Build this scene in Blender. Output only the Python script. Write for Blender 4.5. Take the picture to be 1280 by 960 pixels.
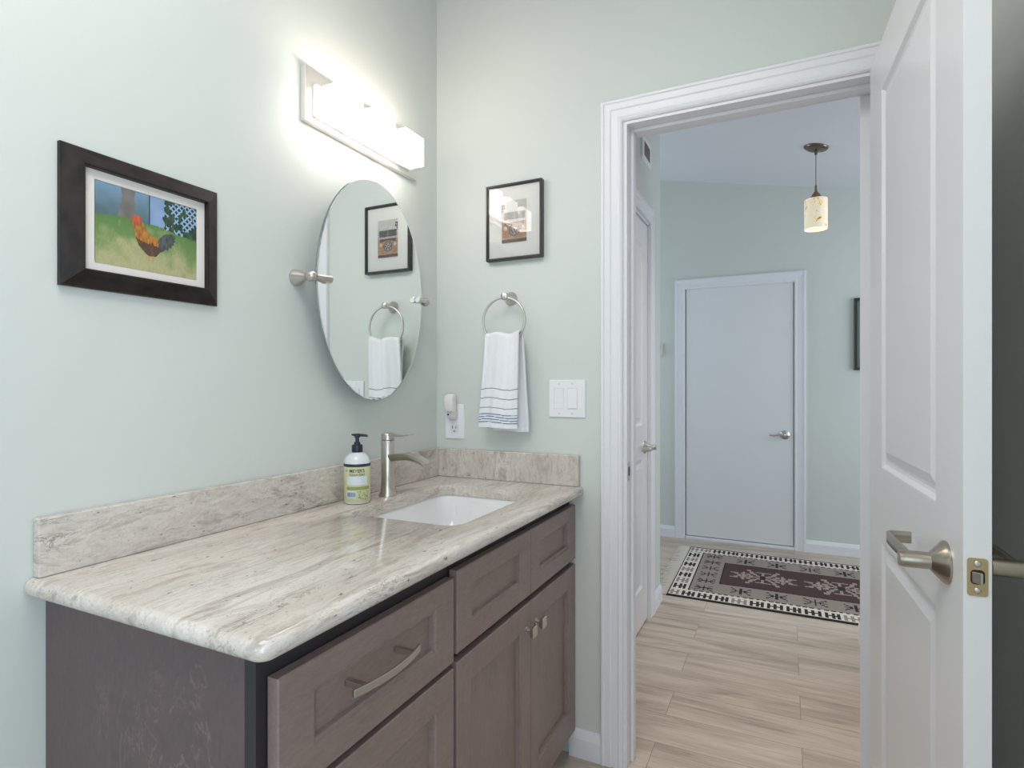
import bpy, bmesh, math, random
from mathutils import Vector, Matrix
random.seed(7)
PI = math.pi
SC = bpy.context.scene
for o in list(bpy.data.objects): bpy.data.objects.remove(o)
COL = SC.collection

# ------------------------------------------------------------------ camera
CX = 1.1752; CAMZ = 1.22; FPX = 716.0; YAW = math.atan(344/716.0)
cd = bpy.data.cameras.new('camera'); cam = bpy.data.objects.new('camera', cd); COL.objects.link(cam)
cam.location = (CX, 0, CAMZ); cam.rotation_euler = (PI/2, 0, YAW)
cd.sensor_width = 36; cd.lens = FPX/1280*36; cd.shift_y = 2/1280; cd.clip_start = .02
SC.camera = cam
vs = SC.view_settings
vs.view_transform = 'Standard'; vs.look = 'None'; vs.gamma = 1; vs.use_curve_mapping = False
vs.exposure = 0.1

# ------------------------------------------------------------------ light
LAMP = 6.5; WIN = 20; HALLFILL = 15.5; CEILFILL = 18; CORRFILL = 4
w = bpy.data.worlds.new('sky'); SC.world = w; w.use_nodes = True
w.node_tree.nodes['Background'].inputs[0].default_value = (.62, .78, 1, 1)
w.node_tree.nodes['Background'].inputs[1].default_value = 1.0
def area(name, loc, rot, sx, sy, power, col):
    l = bpy.data.lights.new(name, 'AREA'); l.shape = 'RECTANGLE'; l.size = sx; l.size_y = sy
    l.energy = power; l.color = col
    o = bpy.data.objects.new(name, l); COL.objects.link(o); o.location = loc; o.rotation_euler = rot
    return o
# daylight entering by the windows: bathroom window behind the camera, plus added hall windows out of view
area('bathroom_daylight', (1.59, -.90, 1.15), (0, PI/2, 0), 1.5, 1.1, WIN, (.66, .83, 1))
area('corridor_fill_light', (1.05, 2.45, 2.62), (0, 0, 0), .5, .7, CORRFILL, (1, .93, .86)).data.spread = 1.5  # added overhead fill, unseen, brightens the corridor floor
area('hall_fill_light', (2.94, 3.95, 1.45), (0, PI/2, 0), 1.9, 1.1, HALLFILL, (.84, .92, 1))  # added fill at the right hall end, out of view
area('foyer_fill_light', (-.94, 4.0, 1.5), (0, -PI/2, 0), 1.8, .9, HALLFILL*.5, (.80, .90, 1))  # added fill at the left hall end, out of view

area('bathroom_fill_light', (.66, .10, 2.70), (0, 0, 0), .8, 1.2, CEILFILL, (1, .97, .95))  # added unseen fill from above, evens out the bathroom brightness

# ------------------------------------------------------------------ materials
def lin(v):
    v /= 255.; return v/12.92 if v <= .04045 else ((v+.055)/1.055)**2.4
def rgb(r, g, b): return (lin(r), lin(g), lin(b), 1)
def mat(name, col, rough=.5, metal=0, **kw):
    m = bpy.data.materials.new(name); m.use_nodes = True
    p = m.node_tree.nodes['Principled BSDF']
    p.inputs['Base Color'].default_value = col; p.inputs['Roughness'].default_value = rough
    p.inputs['Metallic'].default_value = metal
    for k, v in kw.items(): p.inputs[k.replace('_', ' ')].default_value = v
    return m
def nd(m, t, **kw):
    n = m.node_tree.nodes.new(t)
    for k, v in kw.items(): setattr(n, k, v)
    return n
def lk(m, a, b): m.node_tree.links.new(a, b)
def P(m): return m.node_tree.nodes['Principled BSDF']
def coords(m, scale=(1, 1, 1), rot=(0, 0, 0), out='Object'):
    tc = nd(m, 'ShaderNodeTexCoord'); mp = nd(m, 'ShaderNodeMapping')
    mp.inputs['Scale'].default_value = scale; mp.inputs['Rotation'].default_value = rot
    lk(m, tc.outputs[out], mp.inputs['Vector']); return mp.outputs['Vector']
def noise(m, vec, scale, detail=4, rough=.5, dist=0):
    n = nd(m, 'ShaderNodeTexNoise'); n.inputs['Scale'].default_value = scale
    n.inputs['Detail'].default_value = detail; n.inputs['Roughness'].default_value = rough
    n.inputs['Distortion'].default_value = dist
    lk(m, vec, n.inputs['Vector']); return n.outputs['Fac']
def ramp(m, fac, stops, interp='LINEAR'):
    r = nd(m, 'ShaderNodeValToRGB'); r.color_ramp.interpolation = interp
    e = r.color_ramp.elements
    while len(e) < len(stops): e.new(.5)
    for q, (p, c) in zip(e, stops): q.position = p; q.color = c
    lk(m, fac, r.inputs['Fac']); return r.outputs['Color']
def mix(m, fac, a, b, mode='MIX'):
    n = nd(m, 'ShaderNodeMix', data_type='RGBA', blend_type=mode)
    for i, v in ((0, fac), (6, a), (7, b)):
        if hasattr(v, 'links') or hasattr(v, 'is_linked'): lk(m, v, n.inputs[i])
        else: n.inputs[i].default_value = v
    return n.outputs[2]
def bump(m, h, strength, dist=.002):
    b = nd(m, 'ShaderNodeBump'); b.inputs['Strength'].default_value = strength
    b.inputs['Distance'].default_value = dist
    lk(m, h, b.inputs['Height']); lk(m, b.outputs['Normal'], P(m).inputs['Normal'])

def wall_paint(name, c1):
    m = mat(name, c1, .55)
    v = coords(m); lk(m, mix(m, noise(m, v, 2.2, 3), tuple(x*.97 for x in c1[:3])+(1,), tuple(min(1, x*1.03) for x in c1[:3])+(1,)), P(m).inputs['Base Color'])
    bump(m, noise(m, v, 260, 2), .06, .0006)
    return m
M = {}
M['wall'] = wall_paint('sage_wall_paint', rgb(215, 219, 213))
M['ceil'] = wall_paint('ceiling_paint', rgb(222, 222, 226))
M['white'] = mat('white_trim_paint', rgb(236, 236, 240), .32)
M['doorwhite'] = mat('white_door_paint', rgb(234, 234, 236), .3)
bump(M['doorwhite'], noise(M['doorwhite'], coords(M['doorwhite'], (60, 60, 6)), 6, 3), .05, .0006)
M['plate'] = mat('white_plastic', rgb(240, 240, 243), .3)
M['gap'] = mat('dark_gap', rgb(30, 28, 30), .8)
def metal(name, c, rough):
    m = mat(name, c, rough, 1)
    return m
M['nickel'] = metal('brushed_nickel', rgb(204, 198, 191), .31)
M['nickeldark'] = metal('aged_nickel', rgb(176, 167, 154), .25)
M['chrome'] = metal('polished_chrome', rgb(225, 225, 228), .08)
M['fix'] = metal('fixture_plate_nickel', rgb(226, 222, 217), .5)
M['mirror'] = metal('mirror_silver', rgb(240, 244, 243), .0)
M['mirror'].node_tree.nodes['Principled BSDF'].inputs['Roughness'].default_value = 0.003
M['mirroredge'] = metal('bevelled_glass_edge', rgb(170, 182, 182), .12)
M['black'] = mat('black_plastic', rgb(30, 36, 56), .35)
M['porcelain'] = mat('white_porcelain', rgb(240, 240, 240), .08)
M['porcelain'].node_tree.nodes['Principled BSDF'].inputs['Coat Weight'].default_value = .5

# floor planks, boards run along x
m = M['floor'] = mat('vinyl_plank', (.5, .4, .3, 1), .42)
v = coords(m); br = nd(m, 'ShaderNodeTexBrick')
br.offset = .37; br.inputs['Scale'].default_value = 1; br.inputs['Brick Width'].default_value = 1.22
br.inputs['Row Height'].default_value = .18; br.inputs['Mortar Size'].default_value = .0012
br.inputs['Color1'].default_value = (0, 0, 0, 1); br.inputs['Color2'].default_value = (1, 1, 1, 1)
br.inputs['Mortar'].default_value = (.5, .5, .5, 1); lk(m, v, br.inputs['Vector'])
sep = nd(m, 'ShaderNodeSeparateColor'); lk(m, br.outputs['Color'], sep.inputs[0])
off = nd(m, 'ShaderNodeCombineXYZ'); mu = nd(m, 'ShaderNodeMath', operation='MULTIPLY'); mu.inputs[1].default_value = 9
lk(m, sep.outputs[0], mu.inputs[0]); lk(m, mu.outputs[0], off.inputs[2])
vv = nd(m, 'ShaderNodeVectorMath', operation='ADD'); lk(m, coords(m, (.8, 7, 1)), vv.inputs[0]); lk(m, off.outputs[0], vv.inputs[1])
g1 = noise(m, vv.outputs[0], 1.3, 5, .62, 1.1)
vw = nd(m, 'ShaderNodeVectorMath', operation='ADD'); lk(m, coords(m, (3, 60, 1)), vw.inputs[0]); lk(m, off.outputs[0], vw.inputs[1])
g2 = noise(m, vw.outputs[0], 2.2, 4, .6, .3)
c = ramp(m, g1, [(.30, rgb(136, 119, 105)), (.43, rgb(178, 161, 144)), (.55, rgb(206, 190, 173)), (.72, rgb(218, 205, 190))])
c = mix(m, .35, c, ramp(m, g2, [(.3, rgb(150, 134, 120)), (.7, rgb(224, 212, 198))]))
c = mix(m, mix(m, .12, (0, 0, 0, 1), br.outputs['Color']), c, rgb(176, 160, 144))
c = mix(m, br.outputs['Fac'], c, rgb(150, 132, 116))
lk(m, c, P(m).inputs['Base Color']); bump(m, g2, .05, .001)

# granite: fine streaks along the slab
def granite(name, scale, rot):
    m = mat(name, (.7, .7, .7, 1), .12)
    v = coords(m, scale, rot)
    n1 = noise(m, v, 1.5, 8, .66, .7)
    c = ramp(m, n1, [(.30, rgb(160, 150, 143)), (.42, rgb(201, 191, 181)), (.50, rgb(225, 218, 210)), (.58, rgb(211, 202, 193)), (.70, rgb(232, 231, 227))])
    big = ramp(m, noise(m, coords(m, tuple(s*.45 for s in scale), rot), 1.3, 3, .5, .6), [(.40, (0, 0, 0, 1)), (.62, (.45, .45, .45, 1))])
    c = mix(m, big, c, rgb(196, 184, 172))
    v2 = coords(m, tuple(s*2.4 for s in scale), rot)
    n2 = noise(m, v2, 2.4, 8, .72, .5)
    c = mix(m, ramp(m, n2, [(.54, (0, 0, 0, 1)), (.68, (.6, .6, .6, 1))]), c, rgb(160, 150, 142))
    n3 = noise(m, coords(m, tuple(s*1.1 for s in scale), rot), 1.7, 9, .7, 1.2)
    vein = ramp(m, n3, [(.484, (0, 0, 0, 1)), (.498, (.75, .75, .75, 1)), (.503, (.75, .75, .75, 1)), (.514, (0, 0, 0, 1))])
    gate = ramp(m, noise(m, v, .8, 3), [(.52, (0, 0, 0, 1)), (.66, (1, 1, 1, 1))])
    c = mix(m, mix(m, 1, vein, gate, 'MULTIPLY'), c, rgb(104, 94, 86))
    n4 = noise(m, coords(m), 230, 3, .6)
    c = mix(m, ramp(m, n4, [(.58, (0, 0, 0, 1)), (.72, (.45, .45, .45, 1))]), c, rgb(140, 132, 126))
    n5 = noise(m, coords(m, tuple(s**.5*4 for s in scale), rot), 7, 2, .5)
    c = mix(m, ramp(m, n5, [(.69, (0, 0, 0, 1)), (.75, (.8, .8, .8, 1))]), c, rgb(88, 84, 84))
    lk(m, c, P(m).inputs['Base Color'])
    P(m).inputs['Coat Weight'].default_value = .3
    return m
M['granite'] = granite('granite_slab', (17, 3.0, 17), (0, 0, .16))
M['granite_l'] = granite('granite_backsplash', (12, 5.0, 16), (.45, 0, 0))
M['granite_b'] = granite('granite_back_backsplash', (17, 12, 6), (0, .25, 0))

# stained maple
def wood(name, c1, c2, scale):
    m = mat(name, c1, .38)
    v = coords(m, scale)
    n1 = noise(m, v, 2.2, 4, .55, .6); n2 = noise(m, coords(m, tuple(s*5 for s in scale)), 5, 4, .6)
    c = mix(m, n1, c1, c2)
    c = mix(m, mix(m, .35, (0, 0, 0, 1), ramp(m, n2, [(.35, (0, 0, 0, 1)), (.7, (1, 1, 1, 1))])), c, tuple(min(1, q*1.25) for q in c2[:3])+(1,))
    n3 = noise(m, coords(m, tuple(s*.55 for s in scale)), 3.2, 5, .6, 1.5)
    fig = ramp(m, n3, [(.488, (0, 0, 0, 1)), (.5, (.45, .45, .45, 1)), (.512, (0, 0, 0, 1))])
    gate = ramp(m, noise(m, coords(m), 5, 2), [(.5, (0, 0, 0, 1)), (.68, (1, 1, 1, 1))])
    c = mix(m, mix(m, 1, fig, gate, 'MULTIPLY'), c, rgb(160, 138, 130))
    lk(m, c, P(m).inputs['Base Color']); bump(m, n2, .03, .0005)
    return m
M['wood'] = wood('stained_maple', rgb(122, 106, 101), rgb(148, 129, 123), (6, 6, 1.6))
M['woodshaded'] = wood('stained_maple_shaded', rgb(78, 66, 68), rgb(104, 86, 86), (5, 5, 2.2))  # one maple: sides darkened, fronts lightened in colour to imitate light and shade
M['woodh'] = wood('stained_maple_drawer', rgb(122, 106, 101), rgb(148, 129, 123), (6, 1.8, 6))
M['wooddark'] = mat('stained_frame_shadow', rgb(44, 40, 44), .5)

def colmat(name, rough=.6, attr='Col', coat=0):
    m = mat(name, (1, 1, 1, 1), rough); a = nd(m, 'ShaderNodeAttribute'); a.attribute_name = attr
    lk(m, a.outputs['Color'], P(m).inputs['Base Color'])
    if coat: P(m).inputs['Coat Weight'].default_value = coat; P(m).inputs['Coat Roughness'].default_value = .02
    return m
M['print'] = colmat('printed_picture', .35, coat=.6)
M['printgl'] = colmat('print_under_glass', .5)
M['rug'] = colmat('woven_rug', .95); bump(M['rug'], noise(M['rug'], coords(M['rug'], (1, 1, 1)), 300, 2), .5, .002)
M['towel'] = colmat('terry_towel', .95); P(M['towel']).inputs['Sheen Weight'].default_value = .3
bump(M['towel'], noise(M['towel'], coords(M['towel']), 420, 2), .6, .002)
M['mat'] = mat('picture_mat_board', rgb(232, 226, 220), .8)
M['mat2'] = mat('cream_mat_board', rgb(250, 247, 240), .8)
M['frame'] = mat('dark_espresso_frame', rgb(46, 38, 36), .42)
P(M['frame']).inputs['Specular IOR Level'].default_value = .28
lk(M['frame'], ramp(M['frame'], noise(M['frame'], coords(M['frame'], (30, 8, 8)), 3, 4), [(.3, rgb(28, 23, 23)), (.7, rgb(52, 43, 40))]), P(M['frame']).inputs['Base Color'])
M['frame2'] = mat('black_thin_frame', rgb(52, 50, 48), .3)
M['fringe'] = mat('rug_fringe', rgb(226, 218, 206), .95)

def glass(name, rough=.0, col=(1, 1, 1, 1)):
    m = mat(name, col, rough); P(m).inputs['Transmission Weight'].default_value = 1; P(m).inputs['IOR'].default_value = 1.45; return m
# thin picture glazing: clear with a surface reflection
m = M['glazing'] = bpy.data.materials.new('picture_glazing'); m.use_nodes = True
nt = m.node_tree; nt.nodes.clear()
out = nd(m, 'ShaderNodeOutputMaterial'); tr = nd(m, 'ShaderNodeBsdfTransparent'); gl = nd(m, 'ShaderNodeBsdfGlossy'); fr = nd(m, 'ShaderNodeFresnel'); mx = nd(m, 'ShaderNodeMixShader')
fr.inputs['IOR'].default_value = 1.62; gl.inputs['Roughness'].default_value = .01
lk(m, fr.outputs[0], mx.inputs[0]); lk(m, tr.outputs[0], mx.inputs[1]); lk(m, gl.outputs[0], mx.inputs[2]); lk(m, mx.outputs[0], out.inputs[0])
M['nightplastic'] = mat('frosted_clear_plastic', rgb(236, 231, 228), .15); P(M['nightplastic']).inputs['Transmission Weight'].default_value = 0
M['soap'] = mat('pale_yellow_soap_label', rgb(208, 208, 164), .3)
M['soapfrost'] = mat('frosted_bottle', rgb(222, 224, 226), .18)
M['labelgreen'] = mat('label_leaf_green', rgb(150, 160, 96), .4)
M['labelpale'] = mat('label_pale_blue', rgb(216, 226, 232), .4)
M['labelblue'] = mat('label_blue_print', rgb(80, 112, 150), .4)
M['ink'] = mat('navy_ink', rgb(40, 48, 62), .4)
def emis(name, col, s):
    m = mat(name, col, .3); P(m).inputs['Emission Color'].default_value = col; P(m).inputs['Emission Strength'].default_value = s; return m
M['shade'] = emis('lit_frosted_glass', (1, .94, .88, 1), LAMP)
m = M['mosaic'] = mat('mosaic_glass_lit', (1, 1, 1, 1), .2)
n = noise(m, coords(m), 26, 4, .6, 1.5)
cc = ramp(m, n, [(.30, rgb(190, 110, 30)), (.38, rgb(226, 190, 120)), (.44, rgb(250, 236, 205)), (.60, rgb(238, 224, 196)), (.66, rgb(255, 250, 235)), (.74, rgb(190, 170, 140))])
lk(m, cc, P(m).inputs['Base Color']); lk(m, cc, P(m).inputs['Emission Color']); P(m).inputs['Emission Strength'].default_value = .42
M['bulb'] = emis('lit_bulb', (1, .85, .66, 1), 12)

# ------------------------------------------------------------------ mesh helpers
def BM(): return bmesh.new()
def obj(name, bm, m, parent=None, smooth=False, bevel=0, seg=2, loc=None, autos=None):
    bmesh.ops.recalc_face_normals(bm, faces=bm.faces)
    me = bpy.data.meshes.new(name)
    bm.to_mesh(me); bm.free()
    for q in (m if isinstance(m, (list, tuple)) else [m]): me.materials.append(q)
    o = bpy.data.objects.new(name, me); COL.objects.link(o)
    if smooth:
        for p in me.polygons: p.use_smooth = True
        if autos is not None:
            me.set_sharp_from_angle(angle=autos)
    if bevel:
        b = o.modifiers.new('bevel', 'BEVEL'); b.width = bevel; b.segments = seg; b.limit_method = 'ANGLE'; b.angle_limit = .6
    if parent is not None:
        o.parent = parent
        o.matrix_parent_inverse = Matrix.Translation(parent.location).inverted() if parent.rotation_euler[2] == 0 else (Matrix.Translation(parent.location) @ parent.rotation_euler.to_matrix().to_4x4()).inverted()
    return o
def tag(o, label=None, cat=None, group=None, kind=None):
    if label: o['label'] = label
    if cat: o['category'] = cat
    if group: o['group'] = group
    if kind: o['kind'] = kind
    return o
def thing(name, label, cat, loc=(0, 0, 0), group=None, kind=None):
    o = bpy.data.objects.new(name, None); COL.objects.link(o); o.location = loc; o.empty_display_size = .05
    return tag(o, label, cat, group, kind)
def box(bm, x0, y0, z0, x1, y1, z1):
    vs_ = [bm.verts.new(p) for p in ((x0, y0, z0), (x1, y0, z0), (x1, y1, z0), (x0, y1, z0), (x0, y0, z1), (x1, y0, z1), (x1, y1, z1), (x0, y1, z1))]
    for f in ((0, 3, 2, 1), (4, 5, 6, 7), (0, 1, 5, 4), (1, 2, 6, 5), (2, 3, 7, 6), (3, 0, 4, 7)): bm.faces.new([vs_[i] for i in f])
    return bm
def prism(bm, foot, z0, ztop):
    n = len(foot); zt = ztop if callable(ztop) else (lambda x: ztop)
    a = [bm.verts.new((x, y, z0)) for x, y in foot]; b = [bm.verts.new((x, y, zt(x))) for x, y in foot]
    bm.faces.new(a[::-1]); bm.faces.new(b)
    for i in range(n): bm.faces.new((a[i], a[(i+1) % n], b[(i+1) % n], b[i]))
def loft(bm, rings, cap0=True, cap1=True, closed=True):
    R = [[bm.verts.new(p) for p in r] for r in rings]; n = len(R[0])
    for a, b in zip(R, R[1:]):
        for i in range(n if closed else n-1): bm.faces.new((a[i], a[(i+1) % n], b[(i+1) % n], b[i]))
    if cap0: bm.faces.new(R[0][::-1])
    if cap1: bm.faces.new(R[-1])
    return R
def frame_to(axis):
    a = Vector(axis).normalized(); up = Vector((0, 0, 1)) if abs(a.z) < .9 else Vector((1, 0, 0))
    u = up.cross(a).normalized(); v_ = a.cross(u); return a, u, v_
def lathe(bm, prof, origin, axis=(0, 0, 1), n=32, cap=True):
    a, u, v_ = frame_to(axis); O = Vector(origin); rings = []
    for r, h in prof:
        r = max(r, 1e-5)
        rings.append([O + a*h + u*(r*math.cos(2*PI*i/n)) + v_*(r*math.sin(2*PI*i/n)) for i in range(n)])
    loft(bm, rings, cap, cap)
def tube(bm, pts, r, n=12, closed=False, radii=None):
    pts = [Vector(p) for p in pts]; rings = []; prev = None; N = len(pts)
    for i, p in enumerate(pts):
        if closed: t = (pts[(i+1) % N]-pts[i-1]).normalized()
        else: t = (pts[min(i+1, N-1)]-pts[max(i-1, 0)]).normalized()
        if prev is None: _, u, _2 = frame_to(t)
        else: u = (prev - t*prev.dot(t)).normalized()
        prev = u; v_ = t.cross(u); rr = radii[i] if radii else r
        rings.append([p + u*(rr*math.cos(2*PI*k/n)) + v_*(rr*math.sin(2*PI*k/n)) for k in range(n)])
    if closed:
        R = [[bm.verts.new(q) for q in g] for g in rings]
        for i in range(N):
            a, b = R[i], R[(i+1) % N]
            for k in range(n): bm.faces.new((a[k], a[(k+1) % n], b[(k+1) % n], b[k]))
    else: loft(bm, rings)
def rrect(x0, y0, x1, y1, r, n=6):
    out_ = []
    for cx, cy, a0 in ((x1-r, y0+r, -PI/2), (x1-r, y1-r, 0), (x0+r, y1-r, PI/2), (x0+r, y0+r, PI)):
        for i in range(n+1): a = a0+PI/2*i/n; out_.append((cx+r*math.cos(a), cy+r*math.sin(a)))
    return out_
def sweep_rect(bm, rect, prof, f, cap_first=False, cap_last=False, closed_prof=False):
    """rectangular ring sweep: prof is a list of (inset, height); f maps (u, v, h) to a point"""
    u0, v0, u1, v1 = rect; R = []
    for o, h in prof: R.append([bm.verts.new(f(u, v_, h)) for u, v_ in ((u0+o, v0+o), (u1-o, v0+o), (u1-o, v1-o), (u0+o, v1-o))])
    L_ = list(zip(R, R[1:])) + ([(R[-1], R[0])] if closed_prof else [])
    for a, b in L_:
        for i in range(4): bm.faces.new((a[i], a[(i+1) % 4], b[(i+1) % 4], b[i]))
    if cap_first: bm.faces.new(R[0])
    if cap_last: bm.faces.new(R[-1])
def sweep_portal(bm, u0, u1, v1, prof, f, v0=0):
    """door casing: profile swept up, over and down; prof closed loop of (inset from outer edge, height)"""
    R = [[bm.verts.new(f(*q, h)) for q in ((u0+o, v0), (u0+o, v1-o), (u1-o, v1-o), (u1-o, v0))] for o, h in prof]
    for a, b in zip(R, R[1:]+R[:1]):
        for i in range(3): bm.faces.new((a[i], a[i+1], b[i+1], b[i]))
    bm.faces.new([r[0] for r in R]); bm.faces.new([r[3] for r in R][::-1])
def painted_grid(name, nu, nv, f, colf, m, parent=None, smooth=False, back=None):
    """grid of nu x nv cells, f(u,v) gives a point, colf(u,v) an sRGB colour of the cell"""
    V = [f(i/nu, j/nv) for j in range(nv+1) for i in range(nu+1)]
    F_ = [(j*(nu+1)+i, j*(nu+1)+i+1, (j+1)*(nu+1)+i+1, (j+1)*(nu+1)+i) for j in range(nv) for i in range(nu)]
    cols = []
    for j in range(nv):
        for i in range(nu):
            c_ = colf((i+.5)/nu, (j+.5)/nv); cols.append((lin(c_[0]), lin(c_[1]), lin(c_[2]), 1.))
    me = bpy.data.meshes.new(name); me.from_pydata(V, [], F_); me.update()
    at = me.color_attributes.new('Col', 'FLOAT_COLOR', 'CORNER')
    flat = []
    for c_ in cols: flat += list(c_)*4
    at.data.foreach_set('color', flat)
    me.materials.append(m)
    if smooth:
        for p in me.polygons: p.use_smooth = True
    o = bpy.data.objects.new(name, me); COL.objects.link(o)
    if parent is not None:
        o.parent = parent; o.matrix_parent_inverse = Matrix.Translation(parent.location).inverted()
    return o
def inpoly(x, y, poly):
    r = False; j = len(poly)-1
    for i in range(len(poly)):
        xi, yi = poly[i]; xj, yj = poly[j]
        if (yi > y) != (yj > y) and x < (xj-xi)*(y-yi)/(yj-yi)+xi: r = not r
        j = i
    return r
def hsh(*a):
    s = math.sin(sum(q*k for q, k in zip(a, (12.9898, 78.233, 37.719))))*43758.5453; return s-math.floor(s)
def vnoise(x, y):
    ix, iy = math.floor(x), math.floor(y); fx, fy = x-ix, y-iy; fx = fx*fx*(3-2*fx); fy = fy*fy*(3-2*fy)
    a = hsh(ix, iy)*(1-fx)+hsh(ix+1, iy)*fx; b = hsh(ix, iy+1)*(1-fx)+hsh(ix+1, iy+1)*fx
    return a*(1-fy)+b*fy
def lerp3(a, b, t): return tuple(p+(q-p)*t for p, q in zip(a, b))

# ------------------------------------------------------------------ room shell
def zc(x): return 2.94-.2*x
def S(name, bm, m, label, cat, **kw): return tag(obj(name, bm, m, **kw), label, cat, kind='structure')
WB = 1.80; WT = .115                       # bathroom end wall and its thickness
JL, JR, JT = .716, 1.412, 2.052            # doorway opening
S('floor', box(BM(), -1.12, -1.75, -.1, 3.12, 4.9, 0), M['floor'], 'pale greige wood plank floor', 'floor')
bm = BM(); a = [(-1.12, -1.75), (3.12, -1.75), (3.12, 4.9), (-1.12, 4.9)]
lo = [bm.verts.new((x, y, zc(x))) for x, y in a]; hi = [bm.verts.new((x, y, zc(x)+.1)) for x, y in a]
bm.faces.new(lo[::-1]); bm.faces.new(hi)
for i in range(4): bm.faces.new((lo[i], lo[(i+1) % 4], hi[(i+1) % 4], hi[i]))
S('ceiling', bm, M['ceil'], 'sloping smooth white ceiling above bathroom and hall', 'ceiling')
bm = BM(); prism(bm, [(-.12, -1.72), (0, -1.72), (0, WB+WT), (-.12, WB+WT)], 0, zc)
S('wall_left', bm, M['wall'], 'pale sage wall behind the vanity and oval mirror', 'wall')
bm = BM()
prism(bm, [(0, WB), (JL-.011, WB), (JL-.011, WB+WT), (0, WB+WT)], 0, zc)
prism(bm, [(JR+.011, WB), (1.62, WB), (1.62, WB+WT), (JR+.011, WB+WT)], 0, zc)
prism(bm, [(JL-.011, WB), (JR+.011, WB), (JR+.011, WB+WT), (JL-.011, WB+WT)], JT+.010, zc)
S('wall_back', bm, M['wall'], 'pale sage bathroom end wall holding the open doorway', 'wall')
bm = BM()
prism(bm, [(1.62, -1.72), (1.74, -1.72), (1.74, -1.5), (1.62, -1.5)], 0, zc); prism(bm, [(1.62, -.3), (1.74, -.3), (1.74, WB+WT), (1.62, WB+WT)], 0, zc)
prism(bm, [(1.62, -1.5), (1.74, -1.5), (1.74, -.3), (1.62, -.3)], 0, .35); prism(bm, [(1.62, -1.5), (1.74, -1.5), (1.74, -.3), (1.62, -.3)], 1.95, zc)
S('wall_right', bm, M['wall'], 'shaded sage wall behind the open white door', 'wall')
bm = BM(); prism(bm, [(0, -1.72), (1.62, -1.72), (1.62, -1.6), (0, -1.6)], 0, zc)
S('wall_rear', bm, M['wall'], 'pale sage bathroom wall behind the camera', 'wall')
def window(name, rect, f, label):
    bm = BM(); u0, v0, u1, v1 = rect
    sweep_rect(bm, rect, [(0, -.03), (0, .03), (.05, .03), (.05, -.03)], f, closed_prof=True)
    w_ = S(name, bm, M['white'], label, 'window')
    return w_
window('window_1', (-1.5, .35, -.3, 1.95), lambda u, v_, h: (1.68+h, u, v_), 'white framed bathroom window letting in daylight')
# hall walls
HX0, HX1, HY = .522, 1.496, 4.73
bm = BM()
prism(bm, [(HX0-.12, WB+WT), (HX0, WB+WT), (HX0, 2.17), (HX0-.12, 2.17)], 0, zc)
prism(bm, [(HX0-.12, 2.17), (HX0, 2.17), (HX0, 3.02), (HX0-.12, 3.02)], 2.07, zc)
prism(bm, [(HX0-.12, 3.02), (HX0, 3.02), (HX0, 3.31), (-1, 3.31), (-1, 3.19), (HX0-.12, 3.19)], 0, zc)
S('wall_hall_left', bm, M['wall'], 'sage corridor wall holding the narrow white door with lever', 'wall')
bm = BM()
prism(bm, [(HX1, WB+WT), (HX1+.12, WB+WT), (HX1+.12, 2.05), (HX1, 2.05)], 0, zc)
prism(bm, [(HX1, 2.05), (HX1+.12, 2.05), (HX1+.12, 2.825), (HX1, 2.825)], 2.07, zc)
prism(bm, [(HX1, 2.825), (HX1+.12, 2.825), (HX1+.12, 3.09), (3, 3.09), (3, 3.21), (HX1, 3.21)], 0, zc)
S('wall_hall_right', bm, M['wall'], 'sage corridor wall edge seen just left of the open door', 'wall')
DX0, DX1, DT = .446, 1.217, 1.990          # far door slab
bm = BM()
for x0, x1, z0 in ((-1, DX0-.006, 0), (DX1+.006, 3, 0), (DX0-.006, DX1+.006, DT+.006)):
    prism(bm, [(x0, HY), (x1, HY), (x1, HY+.12), (x0, HY+.12)], z0, zc)
S('wall_hall_back', bm, M['wall'], 'grey green hall wall around the plain white door', 'wall')
bm = BM()
prism(bm, [(-1.12, 3.19), (-1, 3.19), (-1, 3.5), (-1.12, 3.5)], 0, zc); prism(bm, [(-1.12, 4.5), (-1, 4.5), (-1, 4.85), (-1.12, 4.85)], 0, zc)
prism(bm, [(-1.12, 3.5), (-1, 3.5), (-1, 4.5), (-1.12, 4.5)], 0, .6); prism(bm, [(-1.12, 3.5), (-1, 3.5), (-1, 4.5), (-1.12, 4.5)], 2.4, zc)
S('wall_foyer_left', bm, M['wall'], 'far left hall end wall with added window', 'wall')
window('added_window_2', (3.5, .6, 4.5, 2.4), lambda u, v_, h: (-1.06+h, u, v_), 'added unseen white framed window at the left end of the hall')  # added out of view as an opening for the left hall fill
bm = BM()
prism(bm, [(3, 3.09), (3.12, 3.09), (3.12, 3.35), (3, 3.35)], 0, zc); prism(bm, [(3, 4.55), (3.12, 4.55), (3.12, 4.85), (3, 4.85)], 0, zc)
prism(bm, [(3, 3.35), (3.12, 3.35), (3.12, 4.55), (3, 4.55)], 0, .45); prism(bm, [(3, 3.35), (3.12, 3.35), (3.12, 4.55), (3, 4.55)], 2.2, zc)
S('wall_foyer_right', bm, M['wall'], 'far right hall end wall with added window', 'wall')
window('added_window_3', (3.35, .45, 4.55, 2.2), lambda u, v_, h: (3.06+h, u, v_), 'added unseen white framed window at the right end of the hall')  # added out of view as an opening for the right hall fill

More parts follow.
